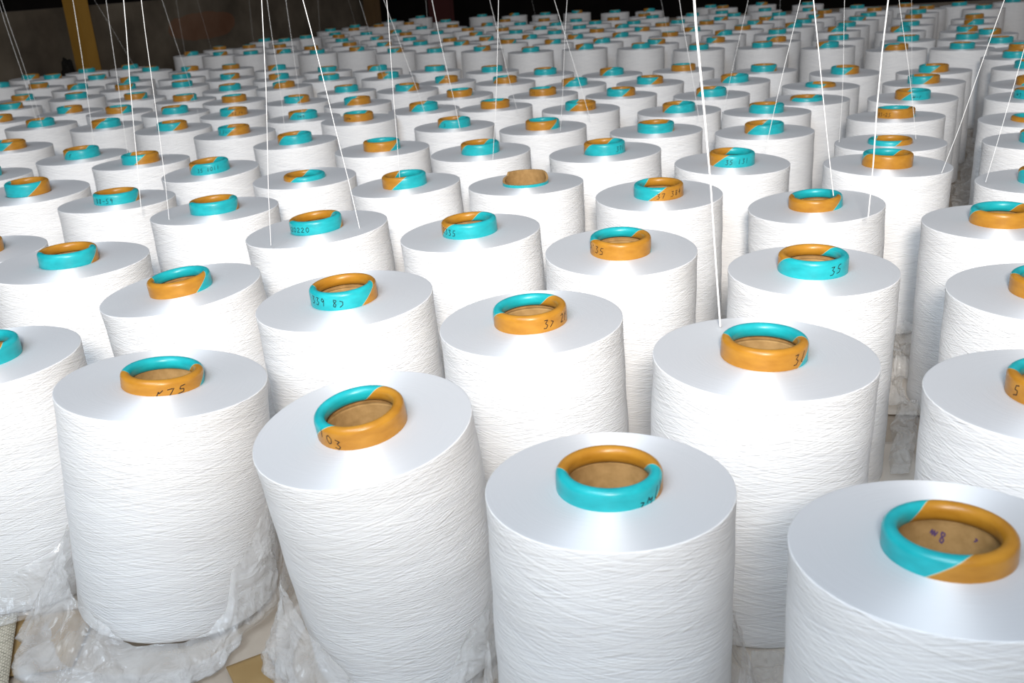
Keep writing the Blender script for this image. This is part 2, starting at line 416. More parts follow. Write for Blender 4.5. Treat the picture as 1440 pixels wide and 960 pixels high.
# position x y, yarn height, lift, lean x y, radius factor, collar height, turquoise angle   (metres, radians, degrees)
PACK = [
 (-0.7020, 1.7800, 0.2592, 0.0016, 0.000, 0.016, 1.016, 0.0188, -25),
 (-0.4799, 1.6306, 0.2614, 0.0021, -0.015, 0.014, 1.048, 0.0199, -15),
 (-0.6215, 1.3584, 0.2620, 0.0008, 0.007, 0.002, 1.079, 0.0200, -30),
 (-0.4029, 1.2224, 0.2465, 0.0076, -0.074, -0.016, 1.014, 0.0190, 130),
 (-0.9094, 1.8966, 0.2650, 0.0022, 0.001, -0.020, 1.096, 0.0234, -70),
 (-0.5881, 2.0416, 0.2562, 0.0045, -0.037, -0.026, 0.984, 0.0221, 20),
 (-0.2723, 1.4709, 0.2542, 0.0057, -0.053, 0.002, 1.078, 0.0199, -12),
 (-0.7878, 2.1793, 0.2620, 0.0022, -0.007, 0.021, 1.027, 0.0198, -95),
 (-0.9742, 2.3374, 0.2604, 0.0016, -0.014, -0.007, 1.024, 0.0210, 20),
 (-0.4694, 2.3281, 0.2613, 0.0021, -0.021, 0.003, 0.975, 0.0208, 30),
 (-0.2541, 2.1576, 0.2615, 0.0001, -0.001, 0.001, 1.029, 0.0198, 130),
 (-0.0351, 2.0311, 0.2614, 0.0015, -0.012, -0.009, 1.026, 0.0208, 20),
 (0.2087, 1.9045, 0.2660, 0.0019, -0.017, 0.003, 1.079, 0.0210, 25),
 (-0.1622, 1.7508, 0.2574, 0.0039, -0.040, 0.001, 0.987, 0.0207, 70),
 (0.2546, 1.5744, 0.2510, 0.0032, -0.005, -0.031, 1.019, 0.0203, -95),
 (-0.0398, 1.3806, 0.2577, 0.0039, -0.038, -0.007, 1.008, 0.0209, 25),
 (0.1494, 1.2592, 0.2512, 0.0051, 0.005, -0.051, 0.993, 0.0220, -178),
 (0.0290, 1.0084, 0.2501, 0.0035, -0.029, -0.020, 0.993, 0.0195, -172),
 (0.4061, 1.7421, 0.2603, 0.0031, 0.022, -0.021, 1.006, 0.0214, 55),
 (0.6329, 1.6143, 0.2647, 0.0033, 0.032, -0.005, 1.014, 0.0214, -165),
 (0.4875, 1.4701, 0.2391, 0.0046, -0.043, -0.016, 1.005, 0.0178, 142),
 (0.3550, 1.0996, 0.2592, 0.0018, 0.006, -0.018, 0.966, 0.0208, 15),
 (0.2265, 0.8521, 0.2557, 0.0034, 0.031, -0.011, 1.031, 0.0196, 155),
 (-0.3747, 0.9050, 0.2381, 0.0106, 0.097, 0.038, 1.014, 0.0150, 150),
 (-0.1154, 0.8044, 0.2359, 0.0123, -0.086, -0.094, 0.968, 0.0199, -160),
 (0.0626, 0.6427, 0.2447, 0.0018, 0.011, 0.016, 0.929, 0.0162, -25),
 (0.2621, 0.5094, 0.2520, 0.0045, 0.004, 0.047, 0.962, 0.0157, -95),
 (-0.1871, 1.1230, 0.2528, 0.0043, -0.034, -0.023, 1.050, 0.0203, -42),
 (-0.3778, 1.8932, 0.2586, 0.0014, 0.002, -0.014, 0.982, 0.0090, 40),
 (-1.2563, 2.5624, 0.2597, 0.0016, 0.015, 0.001, 1.015, 0.0195, -100),
 (0.0430, 1.6879, 0.2599, 0.0013, -0.003, 0.013, 0.999, 0.0030, 0),
 (0.6567, 1.2521, 0.2582, 0.0004, 0.000, 0.004, 0.985, 0.0195, -165),
 (0.5674, 0.9677, 0.2600, 0.0005, -0.002, -0.004, 1.013, 0.0195, 170),
 (0.4413, 0.7203, 0.2580, 0.0015, 0.005, 0.013, 1.027, 0.0195, 165),
 (-0.5643, 0.9892, 0.2579, 0.0010, -0.009, -0.003, 0.990, 0.0195, 100),
 (-1.3692, 3.0280, 0.2582, 0.0008, -0.006, -0.005, 1.012, 0.0195, 25),
 (-1.1207, 2.8866, 0.2599, 0.0010, -0.000, -0.010, 0.995, 0.0195, 50),
 (-0.8841, 2.7303, 0.2605, 0.0009, 0.004, -0.008, 1.017, 0.0195, -75),
 (-1.5773, 3.2032, 0.2599, 0.0002, -0.000, -0.002, 1.016, 0.0195, -90),
 (-1.7095, 3.5742, 0.2580, 0.0016, -0.004, 0.016, 0.991, 0.0195, -45),
 (-1.4022, 3.3347, 0.2593, 0.0007, -0.007, -0.002, 1.021, 0.0195, -100),
 (-1.2029, 3.2227, 0.2601, 0.0009, 0.004, -0.008, 1.013, 0.0195, 110),
 (-0.9928, 3.1100, 0.2595, 0.0013, 0.012, -0.005, 1.014, 0.0195, 15),
 (-1.8059, 3.8869, 0.2584, 0.0003, 0.003, -0.002, 1.021, 0.0195, 110),
 (-1.5686, 3.8102, 0.2578, 0.0014, 0.002, -0.014, 1.001, 0.0195, 0),
 (-1.2822, 3.6184, 0.2607, 0.0004, 0.004, 0.001, 1.018, 0.0195, 130),
 (-1.0580, 3.4586, 0.2590, 0.0010, -0.008, 0.006, 1.024, 0.0195, 125),
 (-1.9498, 4.3699, 0.2601, 0.0004, -0.002, 0.003, 0.985, 0.0195, 150),
 (-1.7081, 4.1775, 0.2603, 0.0005, -0.002, 0.005, 1.022, 0.0195, 50),
 (-1.4602, 4.0312, 0.2594, 0.0011, 0.002, -0.010, 1.000, 0.0195, 120),
 (-1.2215, 3.9876, 0.2593, 0.0014, -0.000, -0.014, 1.004, 0.0195, 0),
 (-1.3327, 4.3595, 0.2587, 0.0014, -0.010, 0.010, 0.987, 0.0195, 0),
 (-2.2075, 4.5555, 0.2579, 0.0013, 0.009, 0.009, 1.015, 0.0195, 70),
 (-2.2423, 4.9551, 0.2572, 0.0018, 0.014, -0.012, 0.995, 0.0195, -75),
 (-2.0774, 4.8240, 0.2612, 0.0003, -0.002, 0.002, 1.024, 0.0195, -40),
 (-1.8056, 4.6512, 0.2582, 0.0003, 0.003, 0.000, 0.994, 0.0195, -30),
 (-2.0199, 5.0902, 0.2601, 0.0005, 0.002, 0.004, 1.008, 0.0195, 0),
 (-1.8224, 5.1402, 0.2605, 0.0006, 0.006, 0.002, 1.000, 0.0195, 20),
 (-1.5577, 4.3758, 0.2579, 0.0013, -0.012, -0.004, 1.011, 0.0195, 60),
 (-1.6509, 4.9222, 0.2574, 0.0013, 0.013, 0.002, 0.990, 0.0195, 0),
 (-1.4103, 4.7605, 0.2593, 0.0004, -0.004, 0.001, 0.989, 0.0195, -100),
 (-1.2118, 4.7150, 0.2585, 0.0010, 0.010, -0.000, 1.017, 0.0195, 180),
 (-1.0855, 4.1967, 0.2584, 0.0015, 0.001, -0.015, 1.018, 0.0195, -75),
 (-0.9713, 3.7364, 0.2573, 0.0024, -0.003, -0.024, 1.008, 0.0195, 10),
 (-0.8559, 3.3176, 0.2607, 0.0007, -0.001, -0.006, 1.026, 0.0195, 180),
 (-0.7769, 2.9770, 0.2574, 0.0015, 0.007, -0.013, 0.990, 0.0195, -105),
 (-0.6719, 2.5583, 0.2606, 0.0007, -0.007, 0.002, 1.023, 0.0195, -105),
 (-0.9520, 4.4978, 0.2580, 0.0006, -0.003, 0.006, 0.988, 0.0195, 60),
 (-0.8462, 4.0124, 0.2609, 0.0005, -0.004, 0.002, 1.028, 0.0195, 80),
 (-0.7611, 3.6875, 0.2581, 0.0014, -0.014, -0.003, 1.011, 0.0195, -150),
 (-0.6279, 3.1777, 0.2596, 0.0011, 0.010, 0.001, 1.010, 0.0195, -75),
 (-0.5399, 2.7927, 0.2574, 0.0011, 0.005, 0.009, 1.029, 0.0195, 30),
 (-1.7260, 5.8996, 0.2592, 0.0006, -0.000, -0.006, 1.019, 0.0195, 60),
 (-1.5126, 5.7047, 0.2593, 0.0012, 0.009, 0.007, 1.019, 0.0195, -75),
 (-1.3182, 5.6153, 0.2594, 0.0009, -0.008, 0.006, 0.983, 0.0195, 0),
 (-1.1221, 5.5303, 0.2607, 0.0002, -0.001, 0.002, 0.998, 0.0195, 60),
 (-1.6619, 6.2663, 0.2572, 0.0018, 0.014, 0.012, 0.984, 0.0195, 180),
 (-1.4671, 6.2178, 0.2587, 0.0010, 0.008, -0.006, 0.990, 0.0195, 180),
 (-1.4982, 6.8226, 0.2584, 0.0019, -0.018, 0.008, 0.991, 0.0195, 0),
 (-1.3385, 6.6951, 0.2558, 0.0028, -0.027, -0.007, 1.023, 0.0195, 0),
 (-1.2434, 6.0358, 0.2600, 0.0010, -0.008, -0.006, 0.986, 0.0195, 180),
 (-1.2390, 6.8809, 0.2586, 0.0012, 0.008, -0.008, 0.995, 0.0195, 0),
 (-1.0004, 5.6934, 0.2587, 0.0005, -0.004, 0.004, 1.005, 0.0195, 180),
 (-0.9118, 5.3526, 0.2584, 0.0008, -0.002, -0.008, 1.022, 0.0195, 0),
 (-0.7047, 5.3330, 0.2600, 0.0005, 0.005, 0.000, 1.028, 0.0195, 100),
 (-0.4775, 5.0765, 0.2575, 0.0012, -0.007, -0.009, 1.015, 0.0195, -75),
 (-0.2732, 4.8761, 0.2584, 0.0009, 0.002, 0.009, 0.991, 0.0195, 0),
 (-0.6906, 4.2268, 0.2578, 0.0016, 0.006, 0.015, 1.007, 0.0195, -20),
 (-0.6288, 3.8670, 0.2589, 0.0004, 0.004, 0.002, 1.015, 0.0195, 0),
 (-0.4978, 3.3874, 0.2594, 0.0013, 0.003, 0.013, 0.983, 0.0195, 10),
 (-0.4139, 3.0263, 0.2596, 0.0007, -0.005, 0.004, 1.014, 0.0195, -130),
 (-0.4683, 4.0963, 0.2594, 0.0018, 0.004, 0.017, 0.998, 0.0195, 40),
 (-0.3913, 3.7656, 0.2602, 0.0004, -0.003, 0.001, 1.009, 0.0195, 70),
 (-0.2898, 3.3226, 0.2577, 0.0017, 0.010, -0.013, 1.013, 0.0195, -75),
 (-0.2316, 3.9278, 0.2571, 0.0024, 0.021, 0.012, 1.013, 0.0195, 0),
 (-0.1626, 3.4899, 0.2583, 0.0006, -0.006, -0.001, 1.006, 0.0195, -120),
 (-0.1030, 3.0646, 0.2573, 0.0019, -0.017, -0.008, 1.008, 0.0195, 165),
 (-0.1998, 2.7814, 0.2597, 0.0006, -0.003, -0.005, 0.990, 0.0195, 40),
 (-0.3683, 2.6688, 0.2594, 0.0013, 0.003, -0.013, 1.005, 0.0195, 180),
 (-0.0078, 3.7531, 0.2585, 0.0008, 0.008, -0.001, 0.986, 0.0195, 10),
 (0.0329, 3.3499, 0.2583, 0.0012, 0.009, -0.009, 1.004, 0.0195, -150),
 (-0.0007, 2.7234, 0.2596, 0.0014, -0.006, 0.012, 1.007, 0.0195, 180),
 (0.1404, 2.9329, 0.2605, 0.0008, -0.006, 0.005, 1.019, 0.0195, 180),
 (0.1770, 3.5418, 0.2571, 0.0017, 0.010, -0.013, 1.000, 0.0195, 10),
 (0.2519, 3.1455, 0.2573, 0.0015, -0.009, -0.012, 0.981, 0.0195, 50),
 (0.2153, 2.5814, 0.2598, 0.0010, 0.009, -0.005, 1.006, 0.0195, -120),
 (-0.0467, 4.7840, 0.2585, 0.0015, -0.002, -0.015, 0.990, 0.0195, -80),
 (0.1679, 4.5282, 0.2591, 0.0006, 0.006, -0.001, 1.017, 0.0195, 20),
 (0.4032, 4.4734, 0.2598, 0.0006, 0.006, -0.000, 0.999, 0.0195, 60),
 (0.6283, 4.3248, 0.2599, 0.0009, 0.006, -0.006, 0.999, 0.0195, 20),
 (0.8279, 4.0929, 0.2579, 0.0008, 0.007, -0.004, 1.025, 0.0195, 0),
 (-0.1522, 5.2192, 0.2605, 0.0009, -0.008, 0.004, 1.000, 0.0195, -75),
 (0.0818, 5.1155, 0.2602, 0.0012, 0.002, 0.011, 0.997, 0.0195, 130),
 (0.2933, 4.9114, 0.2586, 0.0012, 0.000, 0.012, 0.997, 0.0195, 80),
 (0.5119, 4.7665, 0.2597, 0.0002, 0.002, 0.000, 1.004, 0.0195, 40),
 (0.7233, 4.5023, 0.2581, 0.0012, 0.010, 0.007, 0.985, 0.0195, -70),
 (0.9577, 4.3652, 0.2596, 0.0006, -0.002, -0.006, 1.007, 0.0195, -100),
 (-0.2254, 5.5857, 0.2584, 0.0007, -0.006, 0.003, 1.026, 0.0195, 180),
 (-0.0250, 5.4629, 0.2591, 0.0010, -0.006, -0.008, 1.008, 0.0195, 110),
 (0.2000, 5.3484, 0.2606, 0.0006, -0.002, 0.006, 1.017, 0.0195, 70),
 (0.4198, 5.1543, 0.2588, 0.0012, 0.006, -0.010, 1.027, 0.0195, 90),
 (0.6379, 5.0494, 0.2599, 0.0010, -0.007, -0.008, 1.022, 0.0195, 50),
 (0.8525, 4.8988, 0.2581, 0.0009, 0.009, -0.000, 1.017, 0.0195, 180),
 (1.0708, 4.7169, 0.2606, 0.0005, 0.002, 0.004, 1.021, 0.0195, 50),
 (-0.3323, 6.3817, 0.2577, 0.0012, -0.002, -0.012, 1.021, 0.0195, 0),
 (-0.0851, 5.9697, 0.2580, 0.0011, -0.011, -0.004, 0.993, 0.0195, 90),
 (0.0694, 6.1947, 0.2604, 0.0002, 0.002, 0.001, 1.004, 0.0195, 180),
 (0.1406, 5.8962, 0.2588, 0.0006, 0.006, 0.002, 0.997, 0.0195, 0),
 (0.3530, 5.6386, 0.2573, 0.0016, -0.014, -0.007, 0.993, 0.0195, 0),
 (0.5669, 5.5309, 0.2578, 0.0010, 0.010, 0.001, 1.009, 0.0195, 180),
 (0.7869, 5.3677, 0.2595, 0.0013, 0.013, -0.002, 0.996, 0.0195, -100),
 (1.0057, 5.1238, 0.2574, 0.0012, 0.003, 0.011, 1.011, 0.0195, 80),
 (-0.1464, 6.4860, 0.2581, 0.0006, 0.004, 0.004, 1.009, 0.0195, 180),
 (-0.2616, 6.9804, 0.2592, 0.0022, 0.019, -0.011, 0.985, 0.0195, 180),
 (-0.0251, 6.8752, 0.2588, 0.0020, 0.010, -0.018, 1.002, 0.0195, 70),
 (0.1056, 7.2709, 0.2589, 0.0007, -0.007, 0.001, 0.999, 0.0195, 180),
 (0.1935, 6.7177, 0.2581, 0.0010, -0.000, 0.009, 1.015, 0.0195, 0),
 (0.2907, 6.0709, 0.2609, 0.0002, -0.001, 0.001, 0.984, 0.0195, 40),
 (0.4034, 6.3756, 0.2602, 0.0007, -0.001, 0.007, 0.988, 0.0195, 30),
 (0.5150, 5.9191, 0.2586, 0.0019, -0.019, -0.004, 1.006, 0.0195, 0),
 (0.7317, 5.7519, 0.2588, 0.0012, 0.006, -0.011, 1.000, 0.0195, 50),
 (0.8373, 6.0058, 0.2593, 0.0008, -0.005, 0.006, 1.013, 0.0195, 0),
 (0.9379, 5.6118, 0.2613, 0.0002, 0.001, 0.001, 0.997, 0.0195, 180),
 (1.0584, 5.8026, 0.2595, 0.0006, -0.001, 0.005, 0.990, 0.0195, 0),
 (1.1696, 5.5737, 0.2574, 0.0013, 0.007, -0.011, 1.027, 0.0195, 180),
 (1.3126, 5.8490, 0.2584, 0.0003, -0.002, 0.001, 0.992, 0.0195, -75),
 (0.6393, 6.2650, 0.2595, 0.0008, -0.006, -0.005, 0.987, 0.0195, 0),
 (0.7785, 6.5190, 0.2599, 0.0008, 0.004, 0.006, 0.994, 0.0195, 180),
 (0.5513, 6.6620, 0.2592, 0.0012, 0.011, -0.005, 0.997, 0.0195, 0),
 (-0.5940, 8.8349, 0.2602, 0.0005, -0.003, -0.005, 0.991, 0.0195, 0),
 (-0.3412, 7.8287, 0.2582, 0.0012, 0.011, -0.005, 1.007, 0.0195, 0),
 (-0.0649, 8.3009, 0.2586, 0.0011, 0.002, 0.010, 1.027, 0.0195, 0),
 (0.1932, 8.1070, 0.2589, 0.0004, -0.004, 0.000, 0.986, 0.0195, 60),
 (0.4185, 7.8848, 0.2583, 0.0014, 0.012, -0.006, 1.001, 0.0195, 0),
 (0.3676, 7.0106, 0.2582, 0.0011, -0.007, -0.008, 1.013, 0.0195, 180),
 (0.6572, 7.8134, 0.2598, 0.0012, 0.008, -0.008, 1.024, 0.0195, -75),
 (0.9116, 7.5117, 0.2577, 0.0013, -0.004, 0.012, 1.030, 0.0195, 0),
 (1.1380, 7.3816, 0.2576, 0.0015, 0.004, -0.015, 0.987, 0.0195, 60),
 (1.0107, 6.7420, 0.2594, 0.0012, -0.010, -0.007, 1.007, 0.0195, 180),
 (1.0224, 6.4771, 0.2588, 0.0009, -0.007, 0.005, 1.024, 0.0195, 0),
 (1.2587, 6.4125, 0.2583, 0.0012, 0.009, 0.009, 0.983, 0.0195, 0),
 (1.5551, 7.2667, 0.2612, 0.0002, 0.002, -0.001, 1.009, 0.0195, 0),
 (1.5974, 7.0663, 0.2606, 0.0006, 0.000, 0.006, 0.989, 0.0195, 180),
 (1.4590, 6.4740, 0.2584, 0.0007, -0.004, 0.006, 1.018, 0.0195, 0),
 (1.4483, 6.1149, 0.2581, 0.0009, 0.004, 0.008, 1.027, 0.0195, 0),
 (1.0612, 3.9882, 0.2589, 0.0011, -0.011, 0.000, 1.007, 0.0195, 0),
 (1.2551, 3.7900, 0.2587, 0.0016, -0.009, 0.013, 0.980, 0.0195, 50),
 (1.1718, 4.1959, 0.2593, 0.0002, -0.001, 0.002, 0.983, 0.0195, -130),
 (1.3905, 4.0775, 0.2589, 0.0014, -0.007, 0.012, 1.001, 0.0195, 0),
 (1.2887, 4.6011, 0.2595, 0.0011, -0.006, -0.009, 1.022, 0.0195, 0),
 (1.5216, 4.4904, 0.2602, 0.0008, -0.001, 0.008, 0.992, 0.0195, 60),
 (1.6546, 4.7543, 0.2582, 0.0010, -0.001, -0.010, 1.013, 0.0195, 0),
 (1.4544, 4.9199, 0.2592, 0.0012, -0.002, -0.012, 1.000, 0.0195, 50),
 (1.5760, 5.1695, 0.2573, 0.0014, 0.013, 0.004, 0.993, 0.0195, 0),
 (1.2265, 5.0048, 0.2576, 0.0010, 0.008, -0.006, 1.015, 0.0195, 180),
 (1.3700, 5.3276, 0.2576, 0.0011, 0.010, 0.004, 0.995, 0.0195, -70),
 (1.4986, 5.5802, 0.2580, 0.0008, -0.000, -0.008, 0.999, 0.0195, 120),
 (1.6487, 5.8614, 0.2594, 0.0014, -0.004, 0.013, 1.018, 0.0195, 0),
 (1.7201, 6.4267, 0.2584, 0.0012, -0.012, 0.000, 1.005, 0.0195, 0),
 (1.9015, 6.1269, 0.2590, 0.0009, -0.003, -0.009, 1.019, 0.0195, -75),
 (1.7361, 5.4548, 0.2582, 0.0017, -0.017, 0.002, 1.006, 0.0195, -80),
 (1.8923, 5.8033, 0.2583, 0.0009, -0.005, 0.007, 0.988, 0.0195, 180),
 (2.1736, 6.0913, 0.2578, 0.0008, 0.006, -0.006, 1.002, 0.0195, 0),
 (1.8247, 5.1041, 0.2576, 0.0014, 0.013, 0.004, 1.024, 0.0195, -40),
 (2.1270, 5.6858, 0.2592, 0.0019, 0.008, 0.017, 1.008, 0.0195, 180),
 (1.9636, 5.3199, 0.2585, 0.0010, -0.007, 0.007, 1.028, 0.0195, 0),
 (1.8926, 7.1775, 0.2594, 0.0004, 0.004, 0.000, 0.980, 0.0195, -80),
 (2.1090, 6.8241, 0.2585, 0.0008, -0.006, -0.004, 0.997, 0.0195, 0),
 (0.8439, 3.1605, 0.2599, 0.0008, 0.007, 0.005, 1.018, 0.0195, -25),
 (0.7031, 2.9474, 0.2594, 0.0012, -0.001, -0.012, 1.014, 0.0195, 40),
 (1.0353, 2.9810, 0.2571, 0.0025, 0.007, -0.024, 1.008, 0.0195, -75),
 (0.8768, 2.7170, 0.2579, 0.0021, 0.021, -0.005, 1.013, 0.0090, -90),
 (0.7705, 2.4804, 0.2586, 0.0011, 0.007, -0.008, 1.024, 0.0090, 15),
 (0.6262, 2.3230, 0.2578, 0.0024, 0.019, 0.014, 1.014, 0.0195, 5),
 (0.6271, 3.3436, 0.2601, 0.0002, 0.001, 0.002, 1.007, 0.0195, 180),
 (0.3928, 3.3661, 0.2594, 0.0008, -0.003, -0.007, 1.008, 0.0195, 50),
 (0.4667, 3.0457, 0.2598, 0.0014, 0.011, -0.009, 1.013, 0.0195, -70),
 (0.3473, 2.8023, 0.2599, 0.0014, 0.014, 0.004, 0.996, 0.0195, -70),
 (0.4483, 2.4468, 0.2579, 0.0008, -0.004, -0.006, 1.013, 0.0195, 40),
 (0.5784, 2.6868, 0.2592, 0.0004, 0.001, -0.004, 1.011, 0.0195, 30),
 (0.1083, 2.3216, 0.2575, 0.0012, -0.011, -0.000, 1.019, 0.0195, 130),
 (0.3460, 2.1652, 0.2594, 0.0002, -0.002, 0.001, 1.004, 0.0195, -10),
 (-0.1066, 2.4286, 0.2602, 0.0007, 0.007, 0.001, 0.981, 0.0195, 25),
 (0.5538, 2.0531, 0.2604, 0.0002, -0.001, 0.001, 1.007, 0.0195, 45),
 (1.1346, 2.6427, 0.2590, 0.0012, -0.005, 0.011, 1.023, 0.0195, -75),
 (1.2614, 2.8729, 0.2569, 0.0018, -0.011, 0.014, 1.012, 0.0195, -85),
 (0.9954, 2.3835, 0.2596, 0.0013, 0.003, -0.013, 1.012, 0.0195, 65),
 (0.8580, 2.1302, 0.2581, 0.0022, 0.006, 0.021, 1.000, 0.0195, 170),
 (0.7358, 1.8465, 0.2589, 0.0005, 0.005, 0.002, 0.998, 0.0090, -80),
 (1.4072, 3.5314, 0.2598, 0.0011, 0.002, 0.011, 1.016, 0.0195, -150),
 (1.5819, 3.8577, 0.2575, 0.0011, -0.010, -0.005, 0.984, 0.0195, 0),
 (1.5959, 3.4466, 0.2576, 0.0015, 0.014, 0.003, 1.023, 0.0195, 0),
 (1.7558, 3.7500, 0.2606, 0.0002, -0.000, 0.002, 1.024, 0.0195, 0),
 (1.9136, 4.0956, 0.2584, 0.0002, -0.001, 0.001, 1.028, 0.0195, -75),
 (2.0788, 4.3936, 0.2580, 0.0009, 0.006, 0.007, 0.987, 0.0195, 60),
 (2.2321, 4.7055, 0.2582, 0.0018, -0.017, 0.006, 0.986, 0.0195, 180),
 (2.5508, 5.2973, 0.2599, 0.0008, -0.001, -0.007, 1.025, 0.0195, 0),
 (1.7134, 4.2693, 0.2602, 0.0001, -0.001, -0.000, 1.000, 0.0195, 60),
 (1.8719, 4.5617, 0.2579, 0.0007, 0.003, 0.006, 0.994, 0.0195, 0),
 (2.0499, 4.9677, 0.2581, 0.0012, 0.011, 0.006, 0.999, 0.0195, 180),
 (2.2116, 5.3017, 0.2602, 0.0004, 0.004, -0.002, 1.013, 0.0195, 0),
 (2.6060, 5.6928, 0.2581, 0.0015, -0.015, -0.002, 0.988, 0.0195, 0),
 (2.9031, 5.6976, 0.2588, 0.0003, -0.003, -0.001, 1.004, 0.0195, 0),
 (2.3820, 5.6021, 0.2577, 0.0009, 0.002, -0.008, 1.013, 0.0195, 180),
 (2.3911, 5.9170, 0.2583, 0.0010, 0.001, -0.010, 1.016, 0.0195, 180),
 (1.4999, 2.7999, 0.2597, 0.0016, -0.010, 0.013, 0.981, 0.0195, -75),
 (1.3511, 2.4980, 0.2573, 0.0014, -0.013, -0.003, 1.021, 0.0195, 60),
 (1.2279, 2.2740, 0.2597, 0.0005, 0.004, 0.001, 1.002, 0.0195, 0),
 (1.0740, 1.9790, 0.2606, 0.0006, 0.003, -0.005, 1.002, 0.0090, 160),
 (0.9812, 1.7569, 0.2595, 0.0011, -0.000, 0.011, 1.008, 0.0195, 0),
 (0.8313, 1.4581, 0.2573, 0.0020, -0.014, 0.015, 0.994, 0.0195, 0),
 (-1.1820, 7.5962, 0.2590, 0.0015, 0.014, -0.001, 1.024, 0.0195, 0),
 (-1.0575, 7.0249, 0.2565, 0.0023, -0.023, 0.005, 0.991, 0.0195, 20),
 (-0.9027, 6.2212, 0.2594, 0.0006, -0.003, -0.005, 1.007, 0.0195, 0),
 (-0.9945, 6.6880, 0.2571, 0.0022, 0.017, 0.015, 0.988, 0.0195, 180),
 (-0.7962, 5.7546, 0.2603, 0.0008, -0.001, 0.008, 1.011, 0.0195, 180),
 (-1.0422, 7.9421, 0.2604, 0.0007, 0.002, -0.006, 1.025, 0.0195, 0),
 (-0.9840, 7.4420, 0.2593, 0.0015, -0.009, 0.011, 1.024, 0.0195, 180),
 (-0.8256, 6.8018, 0.2585, 0.0011, 0.011, 0.003, 0.987, 0.0195, 0),
 (-0.6822, 6.1547, 0.2598, 0.0011, -0.010, 0.004, 1.011, 0.0195, -75),
 (-0.5831, 5.5572, 0.2610, 0.0004, 0.002, 0.003, 1.025, 0.0195, -75),
 (-0.8428, 7.7923, 0.2591, 0.0005, 0.001, -0.005, 0.990, 0.0195, 180),
 (-0.6221, 6.7659, 0.2592, 0.0009, -0.008, -0.004, 1.001, 0.0195, 60),
 (-0.5363, 6.4457, 0.2581, 0.0009, 0.007, 0.006, 1.016, 0.0195, 180),
 (-0.4670, 5.8970, 0.2577, 0.0012, -0.011, 0.000, 1.017, 0.0195, 0),
 (-0.3772, 5.4467, 0.2598, 0.0009, -0.005, -0.007, 1.003, 0.0195, 0),
 (-0.6170, 7.8314, 0.2570, 0.0017, -0.000, 0.017, 1.012, 0.0195, 180),
 (-0.4705, 7.0395, 0.2600, 0.0004, -0.003, -0.001, 1.013, 0.0195, 0),
 (-0.8116, 8.5202, 0.2583, 0.0005, 0.004, -0.004, 0.998, 0.0195, 0),
 (-0.8044, 1.4634, 0.2600, 0.0000, 0.000, 0.000, 1.000, 0.0195, 180),
 (-1.1300, 2.1607, 0.2600, 0.0000, 0.000, 0.000, 1.000, 0.0195, 0),
 (1.6000, 3.0800, 0.2600, 0.0000, 0.000, 0.000, 1.000, 0.0195, 0),
 (1.7185, 3.2799, 0.2600, 0.0000, 0.000, 0.000, 1.000, 0.0195, 180),
 (1.7799, 3.5461, 0.2600, 0.0000, 0.000, 0.000, 1.000, 0.0195, 0),
 (1.9065, 3.8899, 0.2600, 0.0000, 0.000, 0.000, 1.000, 0.0195, -75),
]
# index -> (text, angle, height, char width, slope)
WRITING = {
 24: ('103', -44, .0085, .0085, -.45), 25: ('v^l1', 52, .0085, .0075, .25), 22: ('3l', 52, .010, .0085, .1), 23: ('r75', 6, .0075, .011, .1),
 17: ('3v 2r', 47, .0095, .0078, .0), 16: ('5,35', -56, .0095, .0085, -.1), 27: ('339 8c', -33, .0095, .0078, -.08), 21: ('35', 40, .010, .0085, .15),
 18: ('35 131', 14, .0085, .0072, .06), 14: ('37 384', 28, .0085, .0078, .1), 6: ('20220', -42, .0075, .0078, .0), 5: ('35 1011', -5, .0075, .0068, .06),
 0: ('D8-59', -35, .0085, .0072, .0), 15: ('2335', -50, .0085, .0075, -.1), 12: ('37l', 50, .0095, .0078, .1), 33: ('5', -48, .0095, .008, .1), 8: ('r', -40, .009, .01, 0),
 66: ('F.F-', -45, .009, .0065, 0), 65: ('F3 F4', 15, .008, .0068, 0), 71: ('7m9', -10, .008, .0075, .05), 207: ('D83-25', -40, .008, .0065, 0), 98: ('Drm', -45, .008, .0065, 0), 227: ('m3', -45, .009, .008, 0), 105: ('m75', 35, .007, .007, 0), 102: ('r3', -45, .008, .007, 0), 206: ('m-r', 15, .007, .007, .05), 202: ('5', -35, .007, .008, 0)
}
